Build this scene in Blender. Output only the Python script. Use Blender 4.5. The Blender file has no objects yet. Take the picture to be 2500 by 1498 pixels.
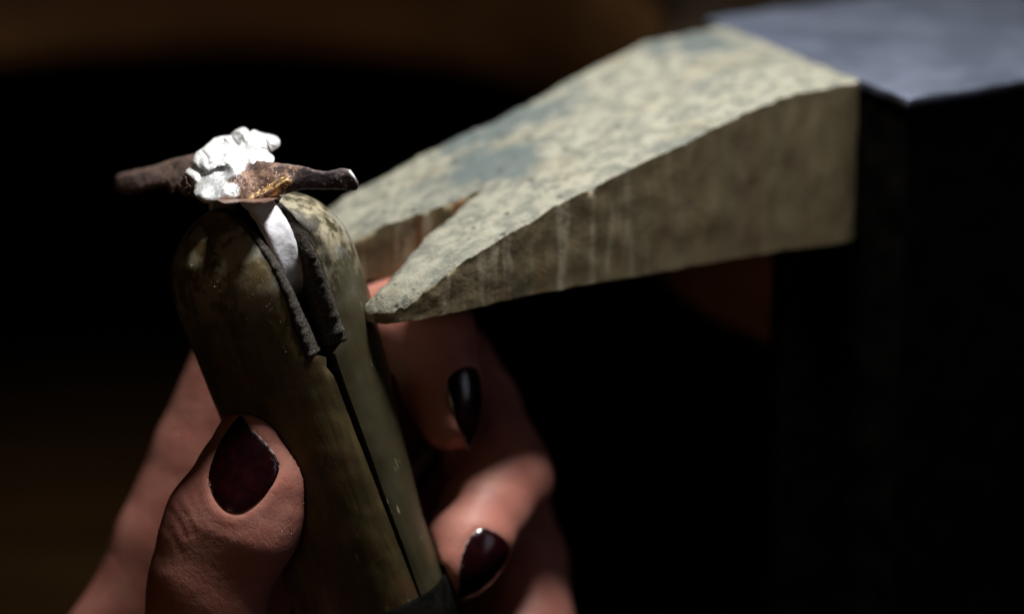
import bpy, bmesh, math, random
import numpy as np
from mathutils import Vector, noise
from mathutils.geometry import delaunay_2d_cdt
from mathutils.bvhtree import BVHTree

random.seed(7)
rng = np.random.default_rng(7)
SC = bpy.context.scene
COL = SC.collection
MM = 0.001

# ------------------------------------------------------------------ camera
TH = math.radians(15.6)                      # the camera looks down by this much
DIST = 386.0                                 # millimetres to the plane in focus
FPX = 100.0 / 36.0 * 2500.0
FW = np.array([0.0, math.cos(TH), -math.sin(TH)])
UP = np.array([0.0, math.sin(TH), math.cos(TH)])
RT = np.array([1.0, 0.0, 0.0])
CAMP = -DIST * FW

cd = bpy.data.cameras.new('camera')
cam_o = bpy.data.objects.new('camera', cd)
COL.objects.link(cam_o)
cam_o.location = CAMP * MM
cam_o.rotation_euler = (math.radians(90) - TH, 0, 0)
cd.lens = 100.0
cd.sensor_width = 36.0
cd.clip_start = 0.01
cd.clip_end = 20.0
cd.dof.use_dof = True
cd.dof.focus_distance = (DIST - 0.5) * MM
cd.dof.aperture_fstop = 7.0
SC.camera = cam_o

# ------------------------------------------------------------------ world, lamps, exposure
wd = bpy.data.worlds.new('World')
SC.world = wd
wd.use_nodes = True
wd.node_tree.nodes['Background'].inputs[0].default_value = (0.0, 0.0, 0.0, 1)
wd.node_tree.nodes['Background'].inputs[1].default_value = 0.0


def area_lamp(name, loc, target, size, power, colour, spread=180):
    l = bpy.data.lights.new(name, 'AREA')
    l.shape = 'DISK'
    l.size = size * MM
    l.energy = power
    l.color = colour
    l.spread = math.radians(spread)
    o = bpy.data.objects.new(name, l)
    COL.objects.link(o)
    o.location = Vector(loc) * MM
    d = (Vector(target) - Vector(loc))
    o.rotation_euler = d.to_track_quat('-Z', 'Y').to_euler()
    return o


area_lamp('bench_lamp', (42, 23, 225), (12, 14, 0), 56, .43, (1.0, 0.985, 0.95), 110)
area_lamp('cool_fill', (660, -210, 270), (0, 0, 0), 320, .16, (0.88, 0.86, 1.0))  # weak cool fill from the right, its source unseen
area_lamp('warm_fill', (-300, -900, 120), (0, 0, -20), 400, .27, (1.0, 0.66, 0.40))  # warm fill added to lift the front faces and the bench wood

SC.view_settings.view_transform = 'Standard'
SC.view_settings.look = 'None'
SC.view_settings.exposure = 0.0
SC.view_settings.gamma = 1.0
SC.render.engine = 'CYCLES'
SC.cycles.use_denoising = True
SC.cycles.max_bounces = 6
SC.cycles.sample_clamp_indirect = 4.0


# ------------------------------------------------------------------ helpers
def at(px, py, dz):
    """a point seen at that spot of the photograph, dz millimetres behind the plane in focus (mm)"""
    z = DIST + dz
    return CAMP + (px - 1250) / FPX * z * RT - (py - 749) / FPX * z * UP + z * FW


def camvec(right, up, toward):
    v = right * RT + up * UP - toward * FW
    return v / np.linalg.norm(v)


def unit(v):
    v = np.asarray(v, float)
    return v / np.linalg.norm(v)


def empty(name, loc, label, cat):
    o = bpy.data.objects.new(name, None)
    o.empty_display_size = 0.01
    COL.objects.link(o)
    o.location = Vector(loc) * MM
    o['label'] = label
    o['category'] = cat
    return o


def mesh_obj(name, verts, faces, mats, parent=None, base=None, smooth=True, fmat=None):
    """verts in mm; with no parent the origin is put at base"""
    me = bpy.data.meshes.new(name)
    V = np.asarray(verts, float) * MM
    off = np.zeros(3)
    if parent is None and base is not None:
        off = np.asarray(base, float) * MM
        V = V - off
    me.from_pydata([tuple(v) for v in V], [], [tuple(int(i) for i in f) for f in faces])
    for m in (mats if isinstance(mats, (list, tuple)) else [mats]):
        me.materials.append(m)
    if fmat is not None:
        me.polygons.foreach_set('material_index', np.asarray(fmat, np.int32))
    bm = bmesh.new()
    bm.from_mesh(me)
    bmesh.ops.recalc_face_normals(bm, faces=bm.faces)
    bm.to_mesh(me)
    bm.free()
    if smooth:
        me.shade_smooth()
    o = bpy.data.objects.new(name, me)
    COL.objects.link(o)
    if parent is not None:
        o.parent = parent
        o.matrix_parent_inverse = parent_inv(parent)
    else:
        o.location = off
    return o


def parent_inv(p):
    from mathutils import Matrix
    return Matrix.Translation(-Vector(p.location))


def sharp(o, deg):
    """split shading at edges sharper than deg"""
    bm = bmesh.new()
    bm.from_mesh(o.data)
    a = math.radians(deg)
    for e in bm.edges:
        if len(e.link_faces) == 2 and e.calc_face_angle(0) > a:
            e.smooth = False
    bm.to_mesh(o.data)
    bm.free()


def fbm(p, s, oct=3, seed=0.0):
    return noise.fractal(Vector((p[0] * s + seed, p[1] * s - seed * .7, p[2] * s + seed * 1.3)), 1.0, 2.0, oct)


def resample(poly, step, smooth=True):
    P = [np.array(p, float) for p in poly]
    n = len(P)
    out = []
    for i in range(n):
        p0, p1, p2, p3 = P[i - 1], P[i], P[(i + 1) % n], P[(i + 2) % n]
        k = max(1, int(round(np.linalg.norm(p2 - p1) / step)))
        for j in range(k):
            t = j / k
            if smooth:
                out.append(0.5 * ((2 * p1) + (-p0 + p2) * t + (2 * p0 - 5 * p1 + 4 * p2 - p3) * t * t + (-p0 + 3 * p1 - 3 * p2 + p3) * t ** 3))
            else:
                out.append(p1 + (p2 - p1) * t)
    return np.array(out)


def poly_dist(pts, loop):
    A = loop
    Bq = np.roll(loop, -1, axis=0)
    d = Bq - A
    L2 = (d ** 2).sum(1) + 1e-12
    out = np.empty(len(pts))
    for i, p in enumerate(pts):
        t = np.clip(((p - A) * d).sum(1) / L2, 0, 1)
        out[i] = np.sqrt((((A + t[:, None] * d) - p) ** 2).sum(1).min())
    return out


def inside(pts, loop):
    x, y = pts[:, 0], pts[:, 1]
    c = np.zeros(len(pts), bool)
    n = len(loop)
    j = n - 1
    for i in range(n):
        xi, yi = loop[i]
        xj, yj = loop[j]
        m = ((yi > y) != (yj > y)) & (x < (xj - xi) * (y - yi) / (yj - yi + 1e-12) + xi)
        c ^= m
        j = i
    return c


def relief(loop, step, front, back, rows=1, wall=None):
    """solid over a 2-D outline: front(x, y, d) and back(x, y, d) give 3-D points, d is the way to the outline.
    returns verts, faces, face tags (0 front, 1 wall, 2 back)"""
    n = len(loop)
    lo, hi = loop.min(0), loop.max(0)
    gx, gy = np.meshgrid(np.arange(lo[0], hi[0] + step, step), np.arange(lo[1], hi[1] + step, step * .87))
    gx = gx + (np.arange(gx.shape[0]) % 2)[:, None] * step * .5
    G = np.stack([gx.ravel(), gy.ravel()], 1)
    G = G + rng.uniform(-.18, .18, G.shape) * step
    G = G[inside(G, loop)]
    dist = poly_dist(G, loop)
    G = G[dist > step * .55]
    P2 = np.vstack([loop, G])
    res = delaunay_2d_cdt([Vector(p) for p in P2], [(i, (i + 1) % n) for i in range(n)], [], 1, 1e-6)
    vc, tris, orig = res[0], res[2], res[3]
    P2 = np.array([tuple(v) for v in vc])
    mp = {}
    for i, o in enumerate(orig):
        for k in o:
            mp[k] = i
    loop_i = [mp[i] for i in range(n)]
    D = poly_dist(P2, loop)
    D[loop_i] = 0
    Vf = [front(p[0], p[1], d) for p, d in zip(P2, D)]
    Vb = [back(p[0], p[1], d) for p, d in zip(P2, D)]
    N = len(P2)
    V = list(Vf) + list(Vb)
    F = [tuple(t) for t in tris]
    T = [0] * len(F)
    F += [tuple(N + i for i in reversed(t)) for t in tris]
    T += [2] * len(tris)
    prev = loop_i
    for r in range(1, rows + 1):
        if r == rows:
            cur = [N + i for i in loop_i]
        else:
            cur = []
            for i in loop_i:
                a, b = np.array(Vf[i]), np.array(Vb[i])
                q = a + (b - a) * r / rows
                if wall:
                    q = wall(q, r / rows)
                V.append(q)
                cur.append(len(V) - 1)
        for k in range(n):
            F.append((prev[k], prev[(k + 1) % n], cur[(k + 1) % n], cur[k]))
            T.append(1)
        prev = cur
    return V, F, T


def surface_nets(F, org, h):
    s = F < 0
    c = [(i, j, k) for i in (0, 1) for j in (0, 1) for k in (0, 1)]
    nx, ny, nz = F.shape
    def sl(A, o):
        return A[o[0]:nx - 1 + o[0], o[1]:ny - 1 + o[1], o[2]:nz - 1 + o[2]]
    cnt = sum(sl(s, o).astype(np.int8) for o in c)
    act = np.argwhere((cnt > 0) & (cnt < 8))
    idx = -np.ones((nx - 1, ny - 1, nz - 1), np.int64)
    idx[tuple(act.T)] = np.arange(len(act))
    vals = {o: F[act[:, 0] + o[0], act[:, 1] + o[1], act[:, 2] + o[2]].astype(float) for o in c}
    acc = np.zeros((len(act), 3))
    num = np.zeros(len(act))
    for a in c:
        for ax in range(3):
            if a[ax] == 0:
                b = list(a)
                b[ax] = 1
                b = tuple(b)
                va, vb = vals[a], vals[b]
                m = (va < 0) != (vb < 0)
                t = np.where(m, va / np.where(m, va - vb, 1), 0)
                p = np.array(a, float)[None, :] + t[:, None] * (np.array(b) - np.array(a))[None, :]
                acc += np.where(m[:, None], p, 0)
                num += m
    V = (act + acc / num[:, None]) * h + org
    Q = []
    for ax in range(3):
        o1 = [0, 0, 0]
        o1[ax] = 1
        A = s[:-1] if ax == 0 else (s[:, :-1] if ax == 1 else s[:, :, :-1])
        Bq = s[1:] if ax == 0 else (s[:, 1:] if ax == 1 else s[:, :, 1:])
        e = np.argwhere(A != Bq)
        u, v = [(1, 2), (2, 0), (0, 1)][ax]
        ok = (e[:, u] > 0) & (e[:, v] > 0) & (e[:, u] < F.shape[u] - 1) & (e[:, v] < F.shape[v] - 1)
        e = e[ok]
        flip = s[tuple(e.T)]
        q = []
        for du, dv in ((-1, -1), (0, -1), (0, 0), (-1, 0)):
            t = e.copy()
            t[:, u] += du
            t[:, v] += dv
            q.append(idx[tuple(t.T)])
        q = np.stack(q, 1)
        q[flip] = q[flip][:, ::-1]
        Q.append(q)
    Q = np.vstack(Q)
    return V, Q[(Q >= 0).all(1)]


# ------------------------------------------------------------------ material helpers
class Mat:
    def __init__(self, name):
        self.m = bpy.data.materials.new(name)
        self.m.use_nodes = True
        self.nt = self.m.node_tree
        self.b = self.nt.nodes['Principled BSDF']
        tc = self.nt.nodes.new('ShaderNodeTexCoord')
        v = self.nt.nodes.new('ShaderNodeVectorMath')
        v.operation = 'SCALE'
        v.inputs[3].default_value = 1000.0
        self.nt.links.new(tc.outputs['Object'], v.inputs[0])
        self.co = v.outputs[0]                           # millimetres

    def set(self, **k):
        for a, v in k.items():
            self.b.inputs[a.replace('_', ' ')].default_value = v
        return self

    def link(self, out, name):
        self.nt.links.new(out, self.b.inputs[name])
        return self

    def val(self, sock, v):
        if hasattr(v, 'links'):
            self.nt.links.new(v, sock)
        else:
            sock.default_value = v

    def dot(self, vec, org=(0, 0, 0)):
        n = self.nt.nodes.new('ShaderNodeVectorMath')
        n.operation = 'DOT_PRODUCT'
        s = self.nt.nodes.new('ShaderNodeVectorMath')
        s.operation = 'SUBTRACT'
        self.nt.links.new(self.co, s.inputs[0])
        s.inputs[1].default_value = tuple(org)
        self.nt.links.new(s.outputs[0], n.inputs[0])
        n.inputs[1].default_value = tuple(vec)
        return n.outputs['Value']

    def frame(self, e1, e2, e3, org=(0, 0, 0), scale=(1, 1, 1)):
        c = self.nt.nodes.new('ShaderNodeCombineXYZ')
        for i, e in enumerate((e1, e2, e3)):
            self.nt.links.new(self.dot(np.asarray(e) * scale[i], org), c.inputs[i])
        return c.outputs[0]

    def noise(self, size, detail=3, rough=.55, vec=None, dist=0.0):
        n = self.nt.nodes.new('ShaderNodeTexNoise')
        n.inputs['Scale'].default_value = 1.0 / size
        n.inputs['Detail'].default_value = detail
        n.inputs['Roughness'].default_value = rough
        n.inputs['Distortion'].default_value = dist
        self.nt.links.new(vec if vec is not None else self.co, n.inputs['Vector'])
        return n.outputs['Fac']

    def voro(self, size, vec=None, feature='F1', rnd=1.0):
        n = self.nt.nodes.new('ShaderNodeTexVoronoi')
        n.feature = feature
        n.inputs['Scale'].default_value = 1.0 / size
        n.inputs['Randomness'].default_value = rnd
        self.nt.links.new(vec if vec is not None else self.co, n.inputs['Vector'])
        return n.outputs['Distance']

    def wave(self, size, vec=None, distort=1.5, rings=False, detail=1):
        n = self.nt.nodes.new('ShaderNodeTexWave')
        n.wave_type = 'RINGS' if rings else 'BANDS'
        if rings:
            n.rings_direction = 'Z'
        n.inputs['Scale'].default_value = .314 / size
        n.inputs['Distortion'].default_value = distort
        n.inputs['Detail'].default_value = detail
        n.inputs['Detail Scale'].default_value = 1.0
        self.nt.links.new(vec if vec is not None else self.co, n.inputs['Vector'])
        return n.outputs['Fac']

    def ramp(self, f, a, b, lo=0.0, hi=1.0):
        n = self.nt.nodes.new('ShaderNodeMapRange')
        n.interpolation_type = 'SMOOTHSTEP'
        self.val(n.inputs[0], f)
        n.inputs[1].default_value = a
        n.inputs[2].default_value = b
        n.inputs[3].default_value = lo
        n.inputs[4].default_value = hi
        return n.outputs[0]

    def math(self, op, a, b=0.0):
        n = self.nt.nodes.new('ShaderNodeMath')
        n.operation = op
        self.val(n.inputs[0], a)
        self.val(n.inputs[1], b)
        return n.outputs[0]

    def mix(self, f, a, b):
        n = self.nt.nodes.new('ShaderNodeMix')
        n.data_type = 'RGBA'
        self.val(n.inputs[0], f)
        for s, v in ((n.inputs[6], a), (n.inputs[7], b)):
            if hasattr(v, 'links'):
                self.nt.links.new(v, s)
            else:
                s.default_value = (*v, 1)
        return n.outputs[2]

    def blob(self, centre, radius, soft):
        n = self.nt.nodes.new('ShaderNodeVectorMath')
        n.operation = 'DISTANCE'
        self.nt.links.new(self.co, n.inputs[0])
        n.inputs[1].default_value = tuple(centre)
        return self.ramp(n.outputs['Value'], radius - soft, radius + soft, 1, 0)

    def bump(self, h, strength, dist):
        n = self.nt.nodes.new('ShaderNodeBump')
        n.inputs['Strength'].default_value = strength
        n.inputs['Distance'].default_value = dist * MM
        self.nt.links.new(h, n.inputs['Height'])
        prev = self.b.inputs['Normal']
        if prev.links:
            self.nt.links.new(prev.links[0].from_socket, n.inputs['Normal'])
        self.nt.links.new(n.outputs[0], prev)
        return self


# ------------------------------------------------------------------ axes of the pin and of the clamp
AL = math.radians(33.7)
PL = np.array([math.cos(AL), math.sin(AL), 0])        # along the pin, towards the anvil
PW = np.array([math.sin(AL), -math.cos(AL), 0])       # across the pin, towards the camera
PB = at(2085, 585, 46)                                # lower near corner of the pin, at the anvil
ZV = np.array([0, 0, 1.0])


def pin_pt(l, w, z):
    return PB + l * PL + w * PW + z * ZV


CA = math.radians(18.7)
AX = np.array([-math.sin(CA), 0, math.cos(CA)])       # up along the clamp
E1 = np.array([math.cos(CA), 0, math.sin(CA)])
E2 = np.array([0, -1.0, 0])
PHI = math.radians(59)
SW = math.cos(PHI) * E1 + math.sin(PHI) * E2          # width of the slit, towards the camera
SN = math.sin(PHI) * E1 - math.cos(PHI) * E2          # across the slit, towards the far jaw
C0 = at(656, 700, 8)                                  # a point on the clamp's axis
CR = 12.7


def clamp_pt(s, w, n):
    return C0 + s * AX + w * SW + n * SN


# ================================================================== THE SETTING: workbench
def mat_bench():
    M = Mat('bench_wood')
    v = M.frame((1, 0, 0), (0, 1, 0), (0, 0, 1), scale=(.12, .12, 1))
    g = M.noise(5, 4, .6, v, .6)
    big = M.noise(60, 2)
    c = M.mix(M.ramp(g, .35, .7), (0.30, 0.135, 0.046), (0.43, 0.215, 0.075))
    c = M.mix(M.ramp(big, .4, .65, 0, .5), c, (0.12, 0.055, 0.022))
    M.link(c, 'Base Color').set(Roughness=.55)
    M.bump(g, .3, .4)
    return M.m


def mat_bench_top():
    M = Mat('shaded_bench_top')  # top painted dark to hold down the lamp's light on it
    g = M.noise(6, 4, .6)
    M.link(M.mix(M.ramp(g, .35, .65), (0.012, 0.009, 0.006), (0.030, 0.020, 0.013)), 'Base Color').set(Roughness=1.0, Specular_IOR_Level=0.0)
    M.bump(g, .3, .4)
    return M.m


bench_front = [(58, 46), (41, 66), (25, 107), (29, 170), (15, 240), (-3, 289), (-28, 316), (-61, 330), (-95, 326), (-126, 312), (-170, 272),
               (-210, 215), (-240, 140)]
loop = []
for i in range(len(bench_front) - 1):
    P = [np.array(bench_front[max(0, min(len(bench_front) - 1, i + k))], float) for k in (-1, 0, 1, 2)]
    for j in range(10):
        t = j / 10
        loop.append(.5 * ((2 * P[1]) + (-P[0] + P[2]) * t + (2 * P[0] - 5 * P[1] + 4 * P[2] - P[3]) * t * t + (-P[0] + 3 * P[1] - 3 * P[2] + P[3]) * t ** 3))
loop.append(np.array(bench_front[-1], float))
outer = [(-420, 140), (-420, 620), (420, 620), (420, 110), (108, 78)]
ring2 = [tuple(p) for p in loop] + outer
V, F = [], []
BT, BB = 16.0, -26.0
prof = [(BB, 3.0), (BB + 1.2, .8), (BB + 4, 0), (BT - 5, 0), (BT - 1.5, 1.2), (BT, 5.0)]   # edge rounded by use
nl = len(ring2)
ctr = np.array([40, 480.0])
for z, ins in prof:
    for i, p in enumerate(ring2):
        p = np.array(p)
        if i < len(loop):
            a = np.array(ring2[max(i - 1, 0)])
            b = np.array(ring2[min(i + 1, len(loop) - 1)])
            t = unit(b - a)
            nn = np.array([t[1], -t[0]])
            p = p + nn * ins
        V.append((p[0], p[1], z))
for r in range(len(prof) - 1):
    for i in range(nl):
        F.append((r * nl + i, r * nl + (i + 1) % nl, (r + 1) * nl + (i + 1) % nl, (r + 1) * nl + i))
F.append(tuple(range(nl)))
F.append(tuple(range((len(prof) - 1) * nl, len(prof) * nl)))
nface = len(F)
fm = [0] * nface
fm[-1] = 1
for i in range(2 * nl):
    fm[-3 - i] = 1
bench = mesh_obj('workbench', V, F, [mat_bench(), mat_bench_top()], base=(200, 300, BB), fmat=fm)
bench['label'] = 'dark brown wooden workbench with a curved cut-out, blurred behind the pin'
bench['category'] = 'workbench'
sharp(bench, 50)
# a drawer added under the left wing to give a faint warm glow
V, F = [], []
bmd = bmesh.new()
bmesh.ops.create_cube(bmd, size=1)
for v in bmd.verts:
    v.co = Vector((-330 if v.co.x < 0 else -72, 225 if v.co.y < 0 else 420, -200 if v.co.z < 0 else -124))
bmesh.ops.bevel(bmd, geom=list(bmd.edges), offset=3, segments=3, affect='EDGES')
bmd.verts.ensure_lookup_table()
V = [tuple(v.co) for v in bmd.verts]
F = [[v.index for v in f.verts] for f in bmd.faces]
bmd.free()
Md = Mat('glow_block_wood').set(Roughness=.9, Specular_IOR_Level=.1)
Md.link(Md.mix(Md.ramp(Md.noise(20, 4, .6, Md.frame((1, 0, 0), (0, 1, 0), (0, 0, 1), scale=(.2, 1, 1))), .4, .65), (0.026, 0.011, 0.002), (0.040, 0.019, 0.004)), 'Base Color')
dr = mesh_obj('glow_block', V, F, Md.m, bench)


# ================================================================== steel anvil block
def mat_steel():
    M = Mat('worn_steel')
    n1 = M.noise(9, 3)
    n2 = M.noise(.8, 3)
    v = M.frame(PL, PW, ZV, scale=(.15, 1.6, 1))
    sc = M.noise(2.0, 3, .6, v)
    c = M.mix(M.ramp(n1, .35, .68), (0.115, 0.134, 0.185), (0.155, 0.178, 0.24))
    c = M.mix(M.ramp(n2, .60, .72, 0, .4), c, (0.06, 0.065, 0.08))
    c = M.mix(M.ramp(sc, .55, .75, 0, .35), c, (0.17, 0.19, 0.24))
    M.link(c, 'Base Color').set(Metallic=.55)
    M.link(M.ramp(n1, .3, .7, .48, .56), 'Roughness')
    M.bump(n2, .25, .15)
    return M.m


def mat_black():
    M = Mat('black_iron')
    n = M.noise(3, 3)
    M.link(M.mix(M.ramp(n, .4, .7), (0.003, 0.0028, 0.0025), (0.006, 0.005, 0.004)), 'Base Color').set(Roughness=.75)
    M.b.inputs['Specular IOR Level'].default_value = .06
    M.bump(n, .4, .3)
    return M.m


steel, black = mat_steel(), mat_black()
AL_ = unit(math.cos(.06) * PL - math.sin(.06) * PW)
AW_ = unit(math.cos(.115) * PW - math.sin(.115) * PL)
NC = pin_pt(-0.7, 11.8, 23.9)                          # near top corner of the anvil
ATZ = unit(ZV + .05 * PW)                               # its top leans a touch


def anv(a, b, z):
    return NC + a * AL_ - b * AW_ + (b * .05) * ZV + z * ZV


anvil = empty('bench_anvil', anv(30, 30, -60), 'black iron bench anvil with worn blue-grey steel top, behind the wooden pin', 'anvil')


def rounded_block(name, a0, a1, b0, b1, z0, z1, m, parent, bev=.5, nick=0.0, steps=40):
    bm = bmesh.new()
    bmesh.ops.create_cube(bm, size=1)
    for v in bm.verts:
        v.co = Vector((a0 if v.co.x < 0 else a1, b0 if v.co.y < 0 else b1, z0 if v.co.z < 0 else z1))
    bmesh.ops.bevel(bm, geom=list(bm.edges), offset=bev, segments=3, profile=.5, affect='EDGES')
    long_e = [e for e in bm.edges if e.calc_length() > 6]
    bmesh.ops.subdivide_edges(bm, edges=long_e, cuts=steps, use_grid_fill=True)
    vs = []
    for v in bm.verts:
        p = anv(*v.co)
        if nick:
            k = fbm(p, .22, 3, 4.2) * nick
            p = p + np.array([0, 0, k * .4]) - AW_ * 0 + (-AL_ * k if abs(v.co.x - a0) < 1 else 0 * AL_)
            if abs(v.co.y - b0) < 1.2:
                p = p - AW_ * (k * .8)
        vs.append(p)
    bm.verts.ensure_lookup_table()
    fs = [[v.index for v in f.verts] for f in bm.faces]
    bm.free()
    return mesh_obj(name, vs, fs, m, parent)


rounded_block('steel_top', 0, 66, 0, 58, -1.6, 0, steel, anvil, .35, .45)
rounded_block('iron_body', .5, 65, .6, 57, -95, -1.65, black, anvil, .6, .35)
rounded_block('clamping_plate', -13.5, .3, 14, 18, -95, -25.4, black, anvil, 1.0, .3)


# ================================================================== bench pin
def mat_pin_top():
    M = Mat('pin_wood_top')
    v = M.frame(PL, PW, ZV, scale=(.35, 1, 1))
    fine = M.noise(.55, 4, .7)
    mid = M.noise(2.2, 4, .62, M.frame(PL, PW, ZV, scale=(.75, 1, 1)))
    big = M.noise(13, 3, .55, v, .5)
    big2 = M.noise(8, 2, .5, M.frame(PL, PW, ZV, (90, 40, 3), (.5, 1, 1)), .4)
    c = M.mix(M.ramp(mid, .36, .62), (0.135, 0.138, 0.113), (0.280, 0.270, 0.210))
    c = M.mix(M.ramp(fine, .5, .70, 0, .45), c, (0.35, 0.335, 0.26))
    c = M.mix(M.ramp(big, .56, .72, 0, .5), c, (0.085, 0.10, 0.092))
    st = None
    for px, py, dz, rad in ((1290, 350, 48, 5.0), (1200, 385, 42, 4.0), (1390, 320, 50, 3.5), (1690, 185, 62, 4.5), (1215, 440, 30, 3.6), (1150, 410, 36, 2.6)):
        b = M.blob(at(px, py, dz) - PB, rad * 1.8, rad * 1.1)
        st = b if st is None else M.math('MAXIMUM', st, b)
    c = M.mix(M.ramp(M.math('MULTIPLY', st, M.ramp(M.noise(3.4, 4, .65, M.frame(PL, PW, ZV, scale=(.45, 1, 1))), .30, .58)), .08, .55, 0, .85), c, (0.075, 0.098, 0.100))
    c = M.mix(M.ramp(big2, .57, .68, 0, .18), c, (0.27, 0.215, 0.11))
    pits = M.voro(3.3)
    c = M.mix(M.ramp(pits, .07, .20, .8, 0), c, (0.05, 0.055, 0.045))
    pits2 = M.voro(1.7)
    c = M.mix(M.math('MULTIPLY', M.ramp(pits2, .10, .28, 1, 0), M.ramp(big2, .40, .58, .35, .9)), c, (0.10, 0.11, 0.09))
    M.link(c, 'Base Color').set(Roughness=.8)
    M.bump(fine, .8, .22)
    M.bump(mid, .7, .5)
    M.bump(M.ramp(pits, .05, .2), .7, .4)
    return M.m


def mat_pin_side():
    M = Mat('pin_wood_side')
    l = M.frame(PL, PW, ZV, scale=(1, 1, .10))
    st = M.noise(2.4, 3, .6, l)
    st2 = M.noise(5, 2, .5, M.frame(PL, PW, ZV, (30, 7, 0), (1, 1, .08)))
    sm = M.noise(7, 4)
    fine = M.noise(.6, 3)
    c = M.mix(M.ramp(sm, .35, .65), (0.21, 0.165, 0.088), (0.30, 0.242, 0.132))
    tip = M.ramp(M.dot(PL), -58, -30, 1, .12)                         # sawdust-worn towards the tip
    c = M.mix(M.math('MULTIPLY', M.ramp(st, .48, .64, 0, .75), tip), c, (0.60, 0.54, 0.38))
    c = M.mix(M.math('MULTIPLY', M.ramp(st2, .57, .63, 0, .85), tip), c, (0.30, 0.135, 0.045))
    c = M.mix(M.math('MULTIPLY', M.ramp(M.noise(3.0, 3), .56, .68, 0, .6), tip), c, (0.14, 0.12, 0.075))
    c = M.mix(M.ramp(fine, .60, .72, 0, .35), c, (0.13, 0.12, 0.085))
    M.link(c, 'Base Color').set(Roughness=.75)
    M.bump(st, .35, .25)
    M.bump(fine, .5, .12)
    return M.m


pin_out = [(0, 0), (-15, 0), (-30, .1), (-45, 0), (-60, .1), (-70, .1), (-77, -.2), (-81.2, -.9), (-83.3, -2.4), (-83.8, -4.4), (-82.4, -6.3), (-78.4, -7.9),
           (-72.3, -10.1), (-64, -13), (-59, -14.7), (-57.6, -15.3), (-58.6, -15.9), (-62.5, -16.4), (-67.5, -18.8), (-73, -21.3), (-79, -24),
           (-82.6, -27), (-83, -30), (-80, -32.8), (-72, -33.9), (-58, -33.6), (-44, -33.4), (-27, -35.2), (-14, -37.0), (-5, -37.9), (0, -38), (4.2, -37.6), (2.2, -19)]
pl_ = resample(np.array(pin_out), .42, True)
# keep the square end square
pl_[:, 0] = np.minimum(pl_[:, 0], -pl_[:, 1] * .112 - .1)
for i, p in enumerate(pl_):
    if -84 < p[0] < -2:
        q = .22 * fbm((p[0], p[1], 0), .8, 3, 2.0) + .25 * fbm((p[0], p[1], 0), .22, 2, 5.0)
        pl_[i] += q * (.12 if p[1] > -1.5 else .45)
ZL = [-90, -83.2, -82, -79, -69, -53, -38, -23, -17, -12, 0, 60]
ZZ = [3, 3.2, 3.4, 4.2, 7.4, 13.2, 17.4, 21.6, 23.0, 24.0, 24.5, 24.5]


def pin_top(l, w, d):
    z = float(np.interp(l, ZL, ZZ)) - .05 * w + .3
    z += .22 * fbm((l, w, 0), .25, 3, 1.0) + .10 * fbm((l, w, 0), .9, 3, 8.0)
    worn = max(0.08, .20 + .28 * fbm((l, w, 0), .13, 5, 3.0) + .16 * fbm((l, w, 0), .9, 3, 5.0) + .26 * max(0.0, fbm((l, w, 0), 1.4, 3, 9.0))) if l < -3 else .2
    z -= worn * .95 * math.exp(-(d / .75) ** 1.2)
    if l < -70:
        z -= (2.7 * math.exp(-(d / 1.7) ** 1.2)) * min(1, (-70 - l) / 10) * (1 + .25 * fbm((l, w, 0), .8, 3, 6.0))
        z = max(z, .25)
    return pin_pt(l, w, z)


def pin_bot(l, w, d):
    z = .4 * math.exp(-(d / .6)) + .15 * fbm((l, w, 9), .4, 2)
    if l < -60:
        z -= .9 * min(1, (-60 - l) / 18)
    return pin_pt(l, w, z)


def pin_wall(q, r):
    nrm = .12 * fbm(q, .35, 3, 7.0) * min(1, (1 - r) * 5)
    return q + nrm * PW + nrm * .5 * PL


V, F, T = relief(pl_, .8, pin_top, pin_bot, 12, pin_wall)
pin = mesh_obj('bench_pin', V, F, [mat_pin_top(), mat_pin_side()], base=PB, fmat=[0 if t == 0 else 1 for t in T])
sharp(pin, 62)
pin['label'] = 'pale stained wooden bench pin, a wedge with a V notch at its tip'
pin['category'] = 'bench pin'


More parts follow.
